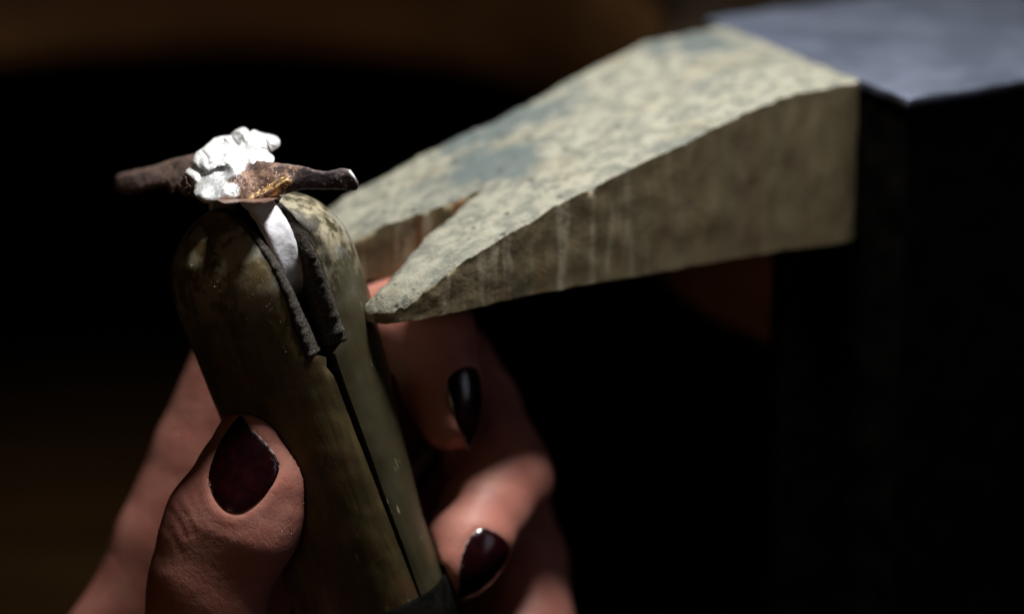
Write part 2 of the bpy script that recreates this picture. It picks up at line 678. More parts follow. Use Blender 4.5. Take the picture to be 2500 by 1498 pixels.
# ================================================================== ring clamp
def mat_clamp(name='clamp_wood', dark=0.0):
    M = Mat(name)
    v = M.frame(SW, SN, AX, C0, (1, 1, .09))
    gr = M.noise(1.3, 4, .6, v, .4)
    gr2 = M.noise(4.5, 3, .55, M.frame(SW, SN, AX, C0, (1, 1, .28)), .5)
    blot = M.noise(5, 4, .6)
    fine = M.noise(.35, 3, .6)
    c = M.mix(M.ramp(gr2, .36, .64), (0.075, 0.056, 0.022), (0.150, 0.108, 0.044))
    c = M.mix(M.ramp(gr, .50, .72, 0, .55), c, (0.055, 0.044, 0.020))
    c = M.mix(M.ramp(blot, .52, .66, 0, .6), c, (0.13, 0.060, 0.024))
    c = M.mix(M.ramp(M.noise(3.2, 4, .6, None, .8), .57, .68, 0, .7), c, (0.065, 0.065, 0.038))
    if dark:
        c = M.mix(dark, c, (0.035, 0.030, 0.014))  # shade on the far jaw painted into its wood colour
    # the tip of the jaws is rubbed pale and grey by filing
    tip = M.ramp(M.dot(AX, C0), -6, 10, 0, 1)
    rub = M.math('MULTIPLY', tip, M.ramp(M.noise(3.5, 4, .65), .42, .60, 0, .85))
    c = M.mix(rub, c, (0.42, 0.37, 0.25))
    rub2 = M.math('MULTIPLY', tip, M.ramp(M.noise(6, 3, .6, M.frame(SW, SN, AX, (30, 20, 10))), .52, .66, 0, .7))
    c = M.mix(rub2, c, (0.22, 0.23, 0.24))
    scr = M.noise(.5, 2, .5, M.frame(SW, SN, AX, C0, (1.6, 1.6, .10)))
    msk = M.ramp(M.noise(4, 2), .53, .62)
    c = M.mix(M.math('MULTIPLY', M.ramp(scr, .66, .72, 0, .8), msk), c, (0.50, 0.43, 0.28))
    M.link(c, 'Base Color')
    M.link(M.ramp(blot, .3, .7, .34, .55), 'Roughness')
    M.bump(gr, .25, .2)
    M.bump(fine, .25, .06)
    return M.m


def mat_leather():
    M = Mat('old_leather')
    f = M.noise(.35, 4, .7)
    g = M.noise(2, 3)
    c = M.mix(M.ramp(f, .4, .7), (0.040, 0.034, 0.030), (0.15, 0.13, 0.11))
    c = M.mix(M.ramp(g, .5, .7, 0, .6), c, (0.055, 0.040, 0.028))
    M.link(c, 'Base Color').set(Roughness=.9)
    M.b.inputs['Specular IOR Level'].default_value = .25
    M.bump(f, 1.0, .5)
    return M.m


clampE = empty('ring_clamp', clamp_pt(-74, 0, 0), 'worn wooden ring clamp with two rounded jaws lined in dark leather, held upright', 'ring clamp')
wood, wood_shaded, leather = mat_clamp(), mat_clamp('clamp_wood_shaded', .9), mat_leather()
S_TOP = 13.2                    # top of the dome along the axis
DOME = 12.0
S_STEP = -8.5                   # where the leather ends
S_BOT = -70.0


def jaw_open(s, sg):
    """offset of a jaw's inner wooden face from the middle of the slit: a pocket for the leather above the step"""
    o = .14 + max(0.0, (s + 50)) * .0105
    if s > S_STEP + .8:
        o += 2.7
    elif s > S_STEP - .6:
        o += 2.7 * (s - S_STEP + .6) / 1.4
    return o


def jaw_radius(s):
    R = CR
    if s > S_TOP - DOME:
        t = (s - (S_TOP - DOME)) / DOME
        R = CR * max(0.0, 1 - t ** 2.25) ** (1 / 2.1)
    R += .35 * math.exp(-((s - 1) / 9) ** 2)
    if s < -60:
        R -= .0
    return R


def nscale(s):
    t = min(1.0, max(0.0, (-4 - s) / 38.0))
    return 1 - .36 * t * t * (3 - 2 * t)


def make_jaw(sg):
    ss = list(np.linspace(S_BOT, S_TOP - DOME, 110)) + [S_TOP - DOME + DOME * math.sin(a) for a in np.linspace(0, math.pi / 2, 46)[1:]]
    K, J = 60, 14
    rows = []
    for s in ss:
        R, h = jaw_radius(s), jaw_open(s, sg)
        tilt = sg * (.55 + max(0.0, (s + 50)) * .0145 - .55) * .0
        if R <= h * 1.03:
            break
        a0 = math.asin(h / R)
        pts = []
        for k in range(K + 1):
            a = a0 + (math.pi - 2 * a0) * k / K
            # sharp corners slightly rubbed
            nn = R * math.sin(a)
            if sg > 0:
                nn = h + (nn - h) * nscale(s)
            pts.append((R * math.cos(a), nn))
        w0 = R * math.cos(a0)
        for j in range(1, J):
            pts.append((-w0 + 2 * w0 * j / J, h))
        out = []
        for i, (w, n) in enumerate(pts):
            p = clamp_pt(s, w, sg * n)
            d = .16 * fbm(p, .12, 3, 11 + sg) + .035 * fbm(p, .7, 3, 2 + sg)
            rad = unit(w * SW + sg * n * SN)
            edge = min(abs(i - 0), abs(i - K))
            if edge == 0:
                chip = .10 + .07 * max(0.0, fbm((s, sg * 5.0, 0), .22, 4, 4.0 + (0 if w > 0 else 9))) + .04 * fbm((s, sg, 2), 1.3, 3, 2.0)
                if sg < 0 and w > 0:
                    chip += .75 * math.exp(-((s + 10.6) / .9) ** 2) + .45 * math.exp(-((s + 3.5) / 1.3) ** 2)
                p = p - rad * chip * .6 + SN * sg * chip * .5
            elif edge == 1 and i <= K:
                p = p - rad * .05
            out.append(p + rad * d)
        rows.append(out)
    n = K + J
    V = [p for r in rows for p in r]
    F = []
    for r in range(len(rows) - 1):
        for i in range(n):
            F.append((r * n + i, r * n + (i + 1) % n, (r + 1) * n + (i + 1) % n, (r + 1) * n + i))
    F.append(tuple(range(n)))
    F.append(tuple(range((len(rows) - 1) * n, len(rows) * n)))
    o = mesh_obj('jaw', V, F, wood if sg < 0 else wood_shaded, clampE)
    sharp(o, 55)
    return o


jaw_near = make_jaw(-1)
jaw_near['label'] = 'rounded wooden jaw under the thumb'
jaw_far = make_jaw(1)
jaw_far['label'] = 'rounded wooden jaw touching the pin, greyer at its tip'


def make_pad(sg):
    ss = np.linspace(S_STEP + .3, S_TOP - .4, 70)
    rows = []
    J = 46
    TK = 2.15
    for s in ss:
        R = jaw_radius(s)
        h = jaw_open(max(s, S_STEP + 1.0), sg)
        if R <= h * 1.05:
            break
        wm = math.sqrt(R * R - h * h) + .1
        front, back = [], []
        for j in range(J + 1):
            w = -wm + 2 * wm * j / J
            e = 1 - abs(2 * j / J - 1)
            p0 = clamp_pt(s, w, sg * (h - .06))
            bulge = (h - .5 - (s - S_STEP) * .085) * (1 - .45 * math.exp(-e * 26))
            q = (s, w, sg * 3.0)
            nz = .16 * fbm(q, 1.4, 3, 6) + .12 * fbm(q, 3.5, 2, 3)
            ew = (.30 * fbm((s, sg, 1 if w > 0 else 4), 1.1, 3, 9)) * math.exp(-e * 22)
            sgn = 1 if w > 0 else -1
            p1 = clamp_pt(s, w + sgn * ew, sg * (h - bulge + nz * .7))
            front.append(p1)
            back.append(p0 + SW * sgn * ew * .8)
        rows.append(front + [(front[-1] + back[-1]) / 2 + SW * (.2 + .15 * fbm((s, 0, sg), 1.5, 2, 1))] + back[::-1] + [(front[0] + back[0]) / 2 - SW * .2])
    n = len(rows[0])
    V = [p for r in rows for p in r]
    F = []
    for r in range(len(rows) - 1):
        for i in range(n):
            F.append((r * n + i, r * n + (i + 1) % n, (r + 1) * n + (i + 1) % n, (r + 1) * n + i))
    F.append(tuple(range(n)))
    F.append(tuple(range((len(rows) - 1) * n, len(rows) * n)))
    return mesh_obj('leather_pad', V, F, leather, clampE)


make_pad(-1)
make_pad(1)


def tube_ring(name, s0, s1, r_in, r_out, m, parent):
    V, F = [], []
    K = 72
    pr = [(s0, r_in), (s0, r_out - .3), (s0 + .3, r_out), (s1 - .3, r_out), (s1, r_out - .3), (s1, r_in)]
    for s, r in pr:
        for k in range(K):
            a = 2 * math.pi * k / K
            V.append(clamp_pt(s, r * math.cos(a), r * math.sin(a) * (nscale(s) if math.sin(a) > 0 else 1)))
    L = len(pr)
    for j in range(L):
        for k in range(K):
            F.append((j * K + k, j * K + (k + 1) % K, ((j + 1) % L) * K + (k + 1) % K, ((j + 1) % L) * K + k))
    o = mesh_obj(name, V, F, m, parent)
    sharp(o, 50)
    return o


Mb = Mat('dull_band').set(Roughness=.8, Specular_IOR_Level=0.0)
Mb.link(Mb.mix(Mb.ramp(Mb.noise(3, 3), .4, .6), (0.003, 0.003, 0.0028), (0.007, 0.0065, 0.006)), 'Base Color')
tube_ring('metal_band', -56, -46.0, CR + .02, CR + .9, Mb.m, clampE)


# ================================================================== the ring in the clamp
RC = clamp_pt(6.2, 1.2, 0)           # centre of the ring
RR = 9.8


def mat_silver():
    M = Mat('pickled_silver')
    n = M.noise(1.2, 3)
    f = M.noise(.25, 3, .6)
    c = M.mix(M.ramp(n, .35, .7), (0.84, 0.83, 0.90), (0.95, 0.94, 0.99))
    c = M.mix(M.ramp(M.voro(1.6), .05, .16, .6, 0), c, (0.25, 0.25, 0.27))
    M.link(c, 'Base Color').set(Metallic=.15)
    M.link(M.ramp(n, .3, .7, .34, .52), 'Roughness')
    M.bump(n, .5, .25)
    M.bump(f, .3, .06)
    return M.m


def mat_white_silver():
    M = Mat('rough_white_silver')
    n = M.noise(.9, 4, .6)
    f = M.noise(.2, 3, .6)
    c = M.mix(M.ramp(n, .35, .7), (0.84, 0.84, 0.85), (0.95, 0.95, 0.96))
    c = M.mix(M.ramp(M.noise(1.7, 3, .6, None, .6), .60, .70, 0, .7), c, (0.40, 0.39, 0.36))
    c = M.mix(M.ramp(M.voro(1.3), .05, .13, .7, 0), c, (0.10, 0.09, 0.08))
    M.link(c, 'Base Color').set(Metallic=.25)
    M.link(M.ramp(n, .3, .7, .36, .52), 'Roughness')
    M.bump(n, .25, .2)
    M.bump(f, .25, .05)
    return M.m


def mat_patina(lit_bare, gold=None, grey=0.0, dark=()):
    """brown heat-oxide and painted shade over silver; bare: list of (centre, radius, softness) of lit silver painted white"""
    M = Mat('brown_oxide_plate')
    n = M.noise(1.4, 4, .65)
    f = M.noise(.22, 3, .6)
    big = M.noise(3.4, 3, .6, None, .8)
    c = M.mix(M.ramp(n, .38, .64), (0.18, 0.105, 0.075), (0.36, 0.225, 0.165))
    c = M.mix(M.ramp(big, .50, .62, 0, .75), c, (0.075, 0.055, 0.062))
    if grey:
        c = M.mix(grey, c, (0.24, 0.18, 0.165))
    for ce, r_ in dark:
        c = M.mix(M.math('MULTIPLY', M.blob(ce, r_, r_ * .5), M.ramp(M.noise(1.0, 3), .3, .5, .55, .95)), c, (0.060, 0.046, 0.052))
    tot = None
    for ce, r, s in lit_bare:
        b = M.blob(ce, r, s)
        tot = b if tot is None else M.math('MAXIMUM', tot, b)
    if tot is not None:
        tot = M.math('SUBTRACT', M.math('MULTIPLY', tot, 1.5), M.math('MULTIPLY', M.noise(1.1, 4, .65), .62))
        tot = M.ramp(tot, .1, .75)
        c = M.mix(tot, c, (0.84, 0.85, 0.86))  # white also stands in for light on the upward faces
    grit = M.voro(.55)
    gm = M.ramp(M.noise(2.3, 2), .46, .56)
    c = M.mix(M.math('MULTIPLY', M.ramp(grit, .10, .2, 1, 0), gm), c, (0.55, 0.42, 0.33))
    if gold is not None:
        g = None
        for ce, r in gold:
            b = M.blob(ce, r, r * .6)
            g = b if g is None else M.math('MAXIMUM', g, b)
        fl = M.noise(.8, 4, .7, M.frame(camvec(.8, .6, 0), camvec(-.6, .8, 0), camvec(0, 0, 1), scale=(.6, 1.7, 1)))
        g = M.ramp(M.math('MULTIPLY', g, M.ramp(fl, .42, .56)), .25, .5)
        c = M.mix(g, c, (1.0, 0.62, 0.26))
        M.link(M.math('ADD', M.math('MULTIPLY', g, .1), .45), 'Metallic')
        M.bump(fl, .6, .5)
    else:
        M.set(Metallic=.3)
    M.link(c, 'Base Color')
    M.link(M.ramp(n, .3, .7, .30, .5), 'Roughness')
    M.bump(n, .2, .2)
    M.bump(M.math('MULTIPLY', M.ramp(grit, .05, .3, 1, 0), gm), .5, .10)
    M.bump(f, .2, .04)
    return M.m


ringE = empty('silver_ring', clamp_pt(4.3 - RR, 0, 0), 'rough silver ring with crumpled white top and brown arms, gripped in the leather jaws', 'ring')
silver, wsilver = mat_silver(), mat_white_silver()

# the band: a circle in the plane of the slit, hammered
V, F = [], []
K, WJ = 150, 10
BW, BTK = 3.7, 1.25
sec = [(BW / 2 - .25, 0), (-(BW / 2 - .25), 0)]
prof = []
for j in range(WJ + 1):
    x = -BW / 2 + BW * j / WJ
    e = 1 - abs(2 * j / WJ - 1)
    prof.append((x, BTK * (1 - .25 * math.exp(-e * 14))))
for j in range(WJ, -1, -1):
    prof.append((-BW / 2 + BW * j / WJ, 0.0))
n = len(prof)
for k in range(K):
    a = 2 * math.pi * k / K
    for x, t in prof:
        wv = 1 + .05 * fbm((math.cos(a) * 4, math.sin(a) * 4, x * .3), .6, 2, 3)
        r = RR - BTK + t
        p = RC + (r * math.cos(a)) * SW + (r * math.sin(a)) * AX + x * wv * SN
        d = .12 * fbm(p, .35, 3, 5.0)
        edge = .10 * fbm(p, 1.2, 3, 2.0) if abs(x) > BW / 2 - .05 else 0
        p = p + (math.cos(a) * SW + math.sin(a) * AX) * d + SN * edge
        V.append(p)
for k in range(K):
    for j in range(n):
        F.append((k * n + j, k * n + (j + 1) % n, ((k + 1) % K) * n + (j + 1) % n, ((k + 1) % K) * n + j))
o = mesh_obj('ring_band', V, F, silver, ringE)
sharp(o, 60)


def rbf(ctrl):
    X = np.array([c[:2] for c in ctrl], float)
    Y = np.array([c[2] for c in ctrl], float)
    def phi(r):
        return r * r * np.log(r + 1e-3)
    A = phi(np.sqrt(((X[:, None] - X[None]) ** 2).sum(2)))
    n = len(X)
    Mx = np.zeros((n + 3, n + 3))
    Mx[:n, :n] = A
    Mx[:n, n] = 1
    Mx[:n, n + 1:] = X
    Mx[n, :n] = 1
    Mx[n + 1:, :n] = X.T
    w = np.linalg.lstsq(Mx, np.concatenate([Y, np.zeros(3)]), rcond=None)[0]
    def f(x, y):
        r = np.sqrt(((X - (x, y)) ** 2).sum(1))
        return float(w[:n] @ phi(r) + w[n] + w[n + 1] * x + w[n + 2] * y)
    return f


def cast_piece(name, outline, ctrl, thick, m, step=5.0, rough=(.35, .16), pillow=(1.0, 14.0), ragged=2.0, seed=0.0, fold=0.0, extra=None):
    """a cast scrap of metal: its outline, the depth of its face, a real thickness behind it"""
    loop = resample(np.array(outline, float), step * .9)
    for i, p in enumerate(loop):
        loop[i] = p + ragged * np.array([fbm((p[0], p[1], 0), .05, 4, seed), fbm((p[1], p[0], 3), .05, 4, seed + 5)])
    fz = rbf(ctrl)

    def front(x, y, d):
        z = fz(x, y)
        z += pillow[0] * math.exp(-(d / pillow[1]) ** 1.4)
        if extra:
            z += extra(x, y)
        z += rough[0] * (fold * (1 - 2.6 * abs(fbm((x, y, 0), .033, 2, seed))) + (1 - fold) * fbm((x, y, 0), .035, 3, seed)) * min(1, d / 6 + .3) + rough[1] * fbm((x, y, 0), .12, 3, seed + 2)
        return at(x, y, z)

    def back(x, y, d):
        z = fz(x, y) + pillow[0] + thick * (1 - .45 * math.exp(-(d / 10) ** 1.3)) + rough[0] * fbm((x, y, 4), .05, 3, seed + 9)
        return at(x, y, z)

    V, F, T = relief(loop, step, front, back, 2)
    o = mesh_obj(name, V, F, m, ringE)
    sharp(o, 75)
    return o


def groove(lines):
    segs = []
    for pts, dep, wid in lines:
        for p, q in zip(pts[:-1], pts[1:]):
            segs.append((np.array(p, float), np.array(q, float), dep, wid))
    def f(x, y):
        v = 0.0
        p = np.array((x, y), float)
        for a, b, dep, wid in segs:
            d = b - a
            t = min(1, max(0, float((p - a) @ d) / float(d @ d)))
            v = max(v, dep * math.exp(-(float(np.linalg.norm(p - a - t * d)) / wid) ** 1.3))
        return v
    return f


# near arm: leaf-shaped plate that runs out to the right
near_out = [(506, 400), (522, 390), (556, 380), (590, 381), (618, 389), (660, 396), (703, 400), (745, 407), (774, 416), (810, 416), (830, 411), (853, 414),
            (867, 430), (875, 447), (871, 461), (859, 465), (816, 463), (774, 463), (735, 464), (703, 472), (660, 482), (612, 491), (561, 487), (530, 494),
            (505, 497), (488, 490), (474, 475), (473, 455), (482, 438), (496, 419)]
near_ctrl = [(500, 408, 4.0), (556, 384, 5.0), (600, 388, 3.6), (560, 402, 1.2), (530, 415, 2.2), (546, 413, 2.2), (500, 435, 1.6), (480, 455, 1.4), (520, 455, -.6), (490, 474, -1.8),
             (550, 470, -2.2), (500, 492, -2.0), (560, 486, -2.3), (590, 425, .0), (620, 440, -1.2), (650, 470, -2.4), (650, 405, -.2), (700, 405, -1.2), (700, 440, -2.5), (700, 468, -2.4),
             (760, 420, -3.0), (760, 445, -3.3), (760, 462, -3.1), (820, 418, -3.6), (820, 440, -3.8), (820, 460, -3.5), (868, 440, -4.0), (866, 458, -3.8)]
_g = groove([([(608, 487), (634, 478), (655, 470), (674, 458), (700, 440)], .38, 8.0)])


def ridge(x, y):
    return -_g(x, y)


lit_bare = [(at(545, 393, 1.2), 3.0, 1.6), (at(508, 458, -1.0), 2.7, 1.3), (at(556, 466, -2.0), 1.5, 1.0), (at(505, 432, 1.5), 2.0, 1.2), (at(585, 385, 4), 2.0, 1.2), (at(866, 425, -3), 1.0, .6), (at(500, 425, 2), 1.2, .8)]
gold = [(at(648, 470, -3.0), 1.2), (at(672, 458, -3.2), 1.4), (at(692, 445, -3.2), 1.1), (at(625, 481, -3.0), .9)]
cast_piece('near_arm', near_out, near_ctrl, 1.3, mat_patina(lit_bare, gold, 0.0, [(at(815, 446, -3.8), 3.6), (at(765, 450, -3.3), 2.2), (at(742, 424, -2.6), 1.2), (at(722, 462, -2.6), 1.5)]), 2.4, (.10, .03), (.28, 3.0), 1.6, 1.0, 0.0, ridge)

# far arm, out to the left and away
far_out = [(500, 372), (474, 375), (450, 381), (420, 389), (377, 404), (335, 413), (300, 421), (284, 430), (279, 442), (282, 458), (292, 470), (306, 475), (335, 471), (369, 461),
           (403, 455), (413, 465), (421, 473), (432, 463), (452, 470), (500, 450)]
far_ctrl = [(500, 375, 8.5), (500, 440, 5.5), (450, 382, 11), (450, 460, 8), (400, 400, 14), (400, 450, 11.5), (340, 414, 17.5), (340, 468, 15.5), (285, 432, 21), (300, 470, 19)]
cast_piece('far_arm', far_out, far_ctrl, 1.6, mat_patina([(at(500, 385, 8.5), 1.8, 1.2)], None, .55), 4.0, (.2, .08), (.6, 7), 2.0, 4.0)

# crumpled white top: one fused sheet of silver, folded and cupped
top_out = [(471, 388), (478, 374), (488, 367), (505, 353), (522, 338), (544, 331), (560, 331), (566, 325), (578, 316), (594, 311), (604, 315), (609, 323), (614, 320), (622, 318),
           (634, 322), (648, 326), (664, 329), (677, 336), (684, 348), (680, 359), (668, 368), (660, 373), (668, 382), (667, 394), (655, 404), (600, 404), (540, 404), (505, 418),
           (490, 412), (476, 400)]
top_ctrl = [(478, 378, 6.2), (505, 353, 8.0), (544, 331, 10.0), (540, 350, 9.6), (535, 365, 8.2), (520, 380, 4.4), (550, 388, 3.0), (500, 402, 3.0), (488, 395, 4.0),
            (594, 311, 10.6), (590, 328, 8.6), (580, 340, 9.4), (584, 365, 6.6), (575, 385, 3.4), (562, 372, 5.4),
            (622, 318, 10.2), (630, 335, 8.0), (620, 352, 6.4), (642, 350, 6.0), (650, 328, 9.8), (677, 336, 9.0), (684, 348, 8.2), (668, 365, 7.4), (660, 373, 6.2), (630, 372, 4.0),
            (610, 388, 2.6), (655, 392, 2.4), (600, 402, 2.0), (650, 402, 1.8)]
creases = groove([([(562, 326), (572, 342), (581, 352), (578, 368), (566, 379), (545, 382), (525, 392), (508, 402)], 1.0, 3.0), ([(607, 320), (604, 338), (596, 352)], 1.0, 3.5),
                  ([(622, 327), (634, 334), (644, 345)], .6, 2.5), ([(652, 338), (656, 354), (660, 372)], .9, 3.5), ([(492, 368), (505, 382), (508, 396)], .6, 3),
                  ([(620, 366), (636, 362), (652, 366)], .5, 3.0), ([(530, 352), (552, 356), (570, 352)], .35, 4.0)])
cast_piece('crumpled_top', top_out, top_ctrl, 2.4, wsilver, 1.9, (.34, .06), (.5, 3.0), 2.2, 3.0, .7, creases)
cast_piece('curled_rim', [(640, 336), (650, 328), (668, 331), (681, 338), (685, 350), (678, 361), (664, 367), (656, 356), (652, 345)],
           [(650, 331, 8.6), (668, 334, 8.0), (681, 348, 7.4), (668, 362, 6.6), (660, 348, 6.2)], 1.6, wsilver, 2.0, (.25, .07), (.6, 4), 1.6, 12.0, .5)
cast_piece('silver_lump', [(452, 420), (462, 409), (476, 402), (490, 405), (500, 420), (492, 440), (480, 458), (468, 452), (463, 436)],
           [(458, 418, 4.6), (476, 404, 5.8), (492, 420, 3.6), (476, 432, 2.4), (476, 452, 2.0)], 2.0, wsilver, 2.0, (.25, .08), (.6, 4), 2.0, 18.0, .5)
# brown scrap below the lump
cast_piece('scrap', [(434, 455), (444, 438), (450, 424), (459, 430), (466, 446), (476, 458), (480, 472), (474, 482), (456, 482), (442, 474)],
           [(440, 456, 5.0), (452, 430, 4.4), (462, 448, 2.8), (474, 470, 1.8), (456, 480, 2.6), (444, 470, 3.6)], 1.8, mat_patina([]), 2.6, (.5, .22), (.9, 7), 2.5, 27.0)
# post that joins the plate to the band
cast_piece('solder_joint', [(520, 470), (560, 462), (610, 466), (652, 470), (690, 470), (672, 486), (640, 494), (590, 492), (540, 494)],
           [(520, 478, 3.0), (600, 478, 1.2), (680, 476, .6)], 2.2, mat_patina([(at(672, 482, 1), 1.6, .8)]), 3.0, (.3, .15), (.8, 8), 1.5, 31.0)


# ================================================================== the hand
HH = .5
lo = at(60, 2350, 20)
org = np.array([-72.0, -36.0, -104.0])
dims = (np.array([92.0, 118.0, 112.0]) / HH).astype(int)
gx = (org[0] + np.arange(dims[0]) * HH).astype(np.float32)
gy = (org[1] + np.arange(dims[1]) * HH).astype(np.float32)
gz = (org[2] + np.arange(dims[2]) * HH).astype(np.float32)


def new_field():
    return np.full(tuple(dims), 12.0, np.float32)


def smin(a, b, k):
    if k <= 0:
        return np.minimum(a, b)
    h = np.maximum(k - np.abs(a - b), 0) / k
    return np.minimum(a, b) - h * h * k * .25


def cone(Fd, a, b, ra, rb, k=2.5, squash=None):
    """tapered limb segment; squash = (direction, factor) flattens it"""
    a, b = np.asarray(a, float), np.asarray(b, float)
    m = max(ra, rb) + 9
    l = np.floor((np.minimum(a, b) - m - org) / HH).astype(int)
    h = np.ceil((np.maximum(a, b) + m - org) / HH).astype(int)
    l = np.clip(l, 0, dims)
    h = np.clip(h, 0, dims)
    if (h <= l).any():
        return
    X = gx[l[0]:h[0], None, None] - a[0]
    Y = gy[None, l[1]:h[1], None] - a[1]
    Z = gz[None, None, l[2]:h[2]] - a[2]
    d = b - a
    L2 = float(d @ d) + 1e-9
    t = np.clip((X * d[0] + Y * d[1] + Z * d[2]) / L2, 0, 1)
    qx, qy, qz = X - t * d[0], Y - t * d[1], Z - t * d[2]
    r = ra + (rb - ra) * t
    if squash is not None:
        s, f = squash
        s = unit(s)
        c = qx * s[0] + qy * s[1] + qz * s[2]
        qx, qy, qz = qx + (f - 1) * c * s[0], qy + (f - 1) * c * s[1], qz + (f - 1) * c * s[2]
    D = np.sqrt(qx * qx + qy * qy + qz * qz) - r
    sub = Fd[l[0]:h[0], l[1]:h[1], l[2]:h[2]]
    Fd[l[0]:h[0], l[1]:h[1], l[2]:h[2]] = smin(sub, D.astype(np.float32), k)


def chain(Fd, pts, k=2.5):
    for (a, ra), (b, rb) in zip(pts[:-1], pts[1:]):
        cone(Fd, a, b, ra, rb, k)


palm = new_field()
wrist = at(380, 2480, 40)
mcp = [at(308, 1640, 40), at(470, 1760, 52), at(640, 1900, 56), at(780, 2040, 54)]
for p, r in zip(mcp, (8.6, 10.5, 10, 9)):
    cone(palm, p, wrist + (p - mcp[1]) * .35, r, 13, 6)
cone(palm, mcp[0], mcp[3], 9.5, 8.5, 6)
cone(palm, at(400, 2150, 14), at(480, 2300, 34), 14, 16, 6)

thumb = new_field()
TN = camvec(-.18, .12, .97)                                   # the thumbnail faces this way
chain(thumb, [(at(420, 2150, 16), 13), (at(478, 1760, 8), 10.2), (at(500, 1500, 6), 6.8), (at(512, 1400, 5.2), 6.8), (at(566, 1285, 4.6), 8.2)], 5)
cone(thumb, at(568, 1285, 4.8), at(602, 1175, 4.4), 8.4, 7.3, 2.5, (TN, 1.08))
cone(thumb, at(602, 1175, 4.4), at(606, 1072, 4.2), 7.2, 4.5, 2.0, (TN, 1.08))
cone(thumb, at(664, 1150, 4.6), at(637, 1069, 3.4), 4.8, 4.1, 2.0)
cone(thumb, at(640, 1225, 6), at(658, 1155, 6), 5.8, 4.6, 4)      # pulp pressed to the clamp
cone(thumb, at(482, 1250, 4), at(478, 1300, 4), 3.0, 3.6, 4)        # knuckle fold on the left

index = new_field()
chain(index, [(mcp[0], 9.6), (at(431, 1340, 40), 9.5), (at(525, 1120, 40), 9.4), (at(640, 850, 38), 9.3), (at(690, 815, 36), 8.8), (at(840, 796, 32), 7.8), (at(985, 794, 26), 6.9),
              (at(1048, 822, 23), 6.2)], 1.2)
chain(index, [(at(1048, 822, 23), 6.2), (at(1076, 930, 20), 5.1), (at(1096, 1022, 18.5), 4.4)], 3)
middle = new_field()
chain(middle, [(mcp[1], 10), (at(800, 1240, 58), 9.2), (at(1020, 910, 50), 8.2), (at(1080, 905, 46), 8.0), (at(1148, 1000, 40), 7.4), (at(1203, 1110, 34), 6.9), (at(1228, 1166, 31), 7.0)], 1.2)
chain(middle, [(at(1228, 1166, 31), 6.6), (at(1180, 1248, 25), 5.9), (at(1140, 1330, 20), 5.4), (at(1120, 1382, 18), 4.8)], 3)
ringf = new_field()
chain(ringf, [(mcp[2], 9.6), (at(960, 1500, 60), 8.8), (at(1165, 1220, 56), 7.6), (at(1215, 1245, 53), 7.8), (at(1266, 1370, 46), 7.4), (at(1284, 1520, 40), 7.2), (at(1262, 1590, 36), 6.6)], 1.2)
chain(ringf, [(at(1262, 1590, 36), 6.4), (at(1180, 1680, 30), 5.6), (at(1130, 1760, 28), 4.8)], 3)
little = new_field()
chain(little, [(mcp[3], 8.5), (at(1050, 1720, 58), 7.6), (at(1180, 1560, 54), 7.2), (at(1230, 1740, 46), 6.2), (at(1150, 1880, 38), 5.2)], 4)

Fh = palm
for fd, k in ((thumb, 7), (index, 6), (middle, 6), (ringf, 6), (little, 6)):
    fd2 = smin(palm, fd, k)
    Fh = np.minimum(Fh, fd2)
# one blended surface, fingers creased where they meet
union = new_field()
for fd in (thumb, index, middle, ringf, little):
    union = smin(union, fd, .9)
Fh = smin(union, palm, 6)
# the skin flattens against the clamp and lies clear of the pin
X = gx[:, None, None] - C0[0]
Y = gy[None, :, None] - C0[1]
Z = gz[None, None, :] - C0[2]
al = X * AX[0] + Y * AX[1] + Z * AX[2]
wc = X * SW[0] + Y * SW[1] + Z * SW[2]
nc = X * SN[0] + Y * SN[1] + Z * SN[2]
tt = np.clip((-4 - al) / 38.0, 0, 1)
nc = np.where(nc > 0, nc / (1 - .36 * tt * tt * (3 - 2 * tt)), nc)
rad = np.sqrt(wc ** 2 + nc ** 2)
rr = np.where(al > 1.2, CR * np.sqrt(np.maximum(0, 1 - (np.maximum(al - 1.2, 0) / DOME) ** 2)), CR)
rr = np.where(al < -45, CR + .95, rr)
dc = (rad - rr).astype(np.float32)
dc = np.where((al < -70) | (al > S_TOP), 12, dc).astype(np.float32)
Fh = -smin(-Fh, dc - .05, 1.2)
Vh, Qh = surface_nets(Fh, org, HH)
del palm, thumb, index, middle, ringf, little, union, Fh, X, Y, Z, al, rad, rr, dc, wc, nc, tt


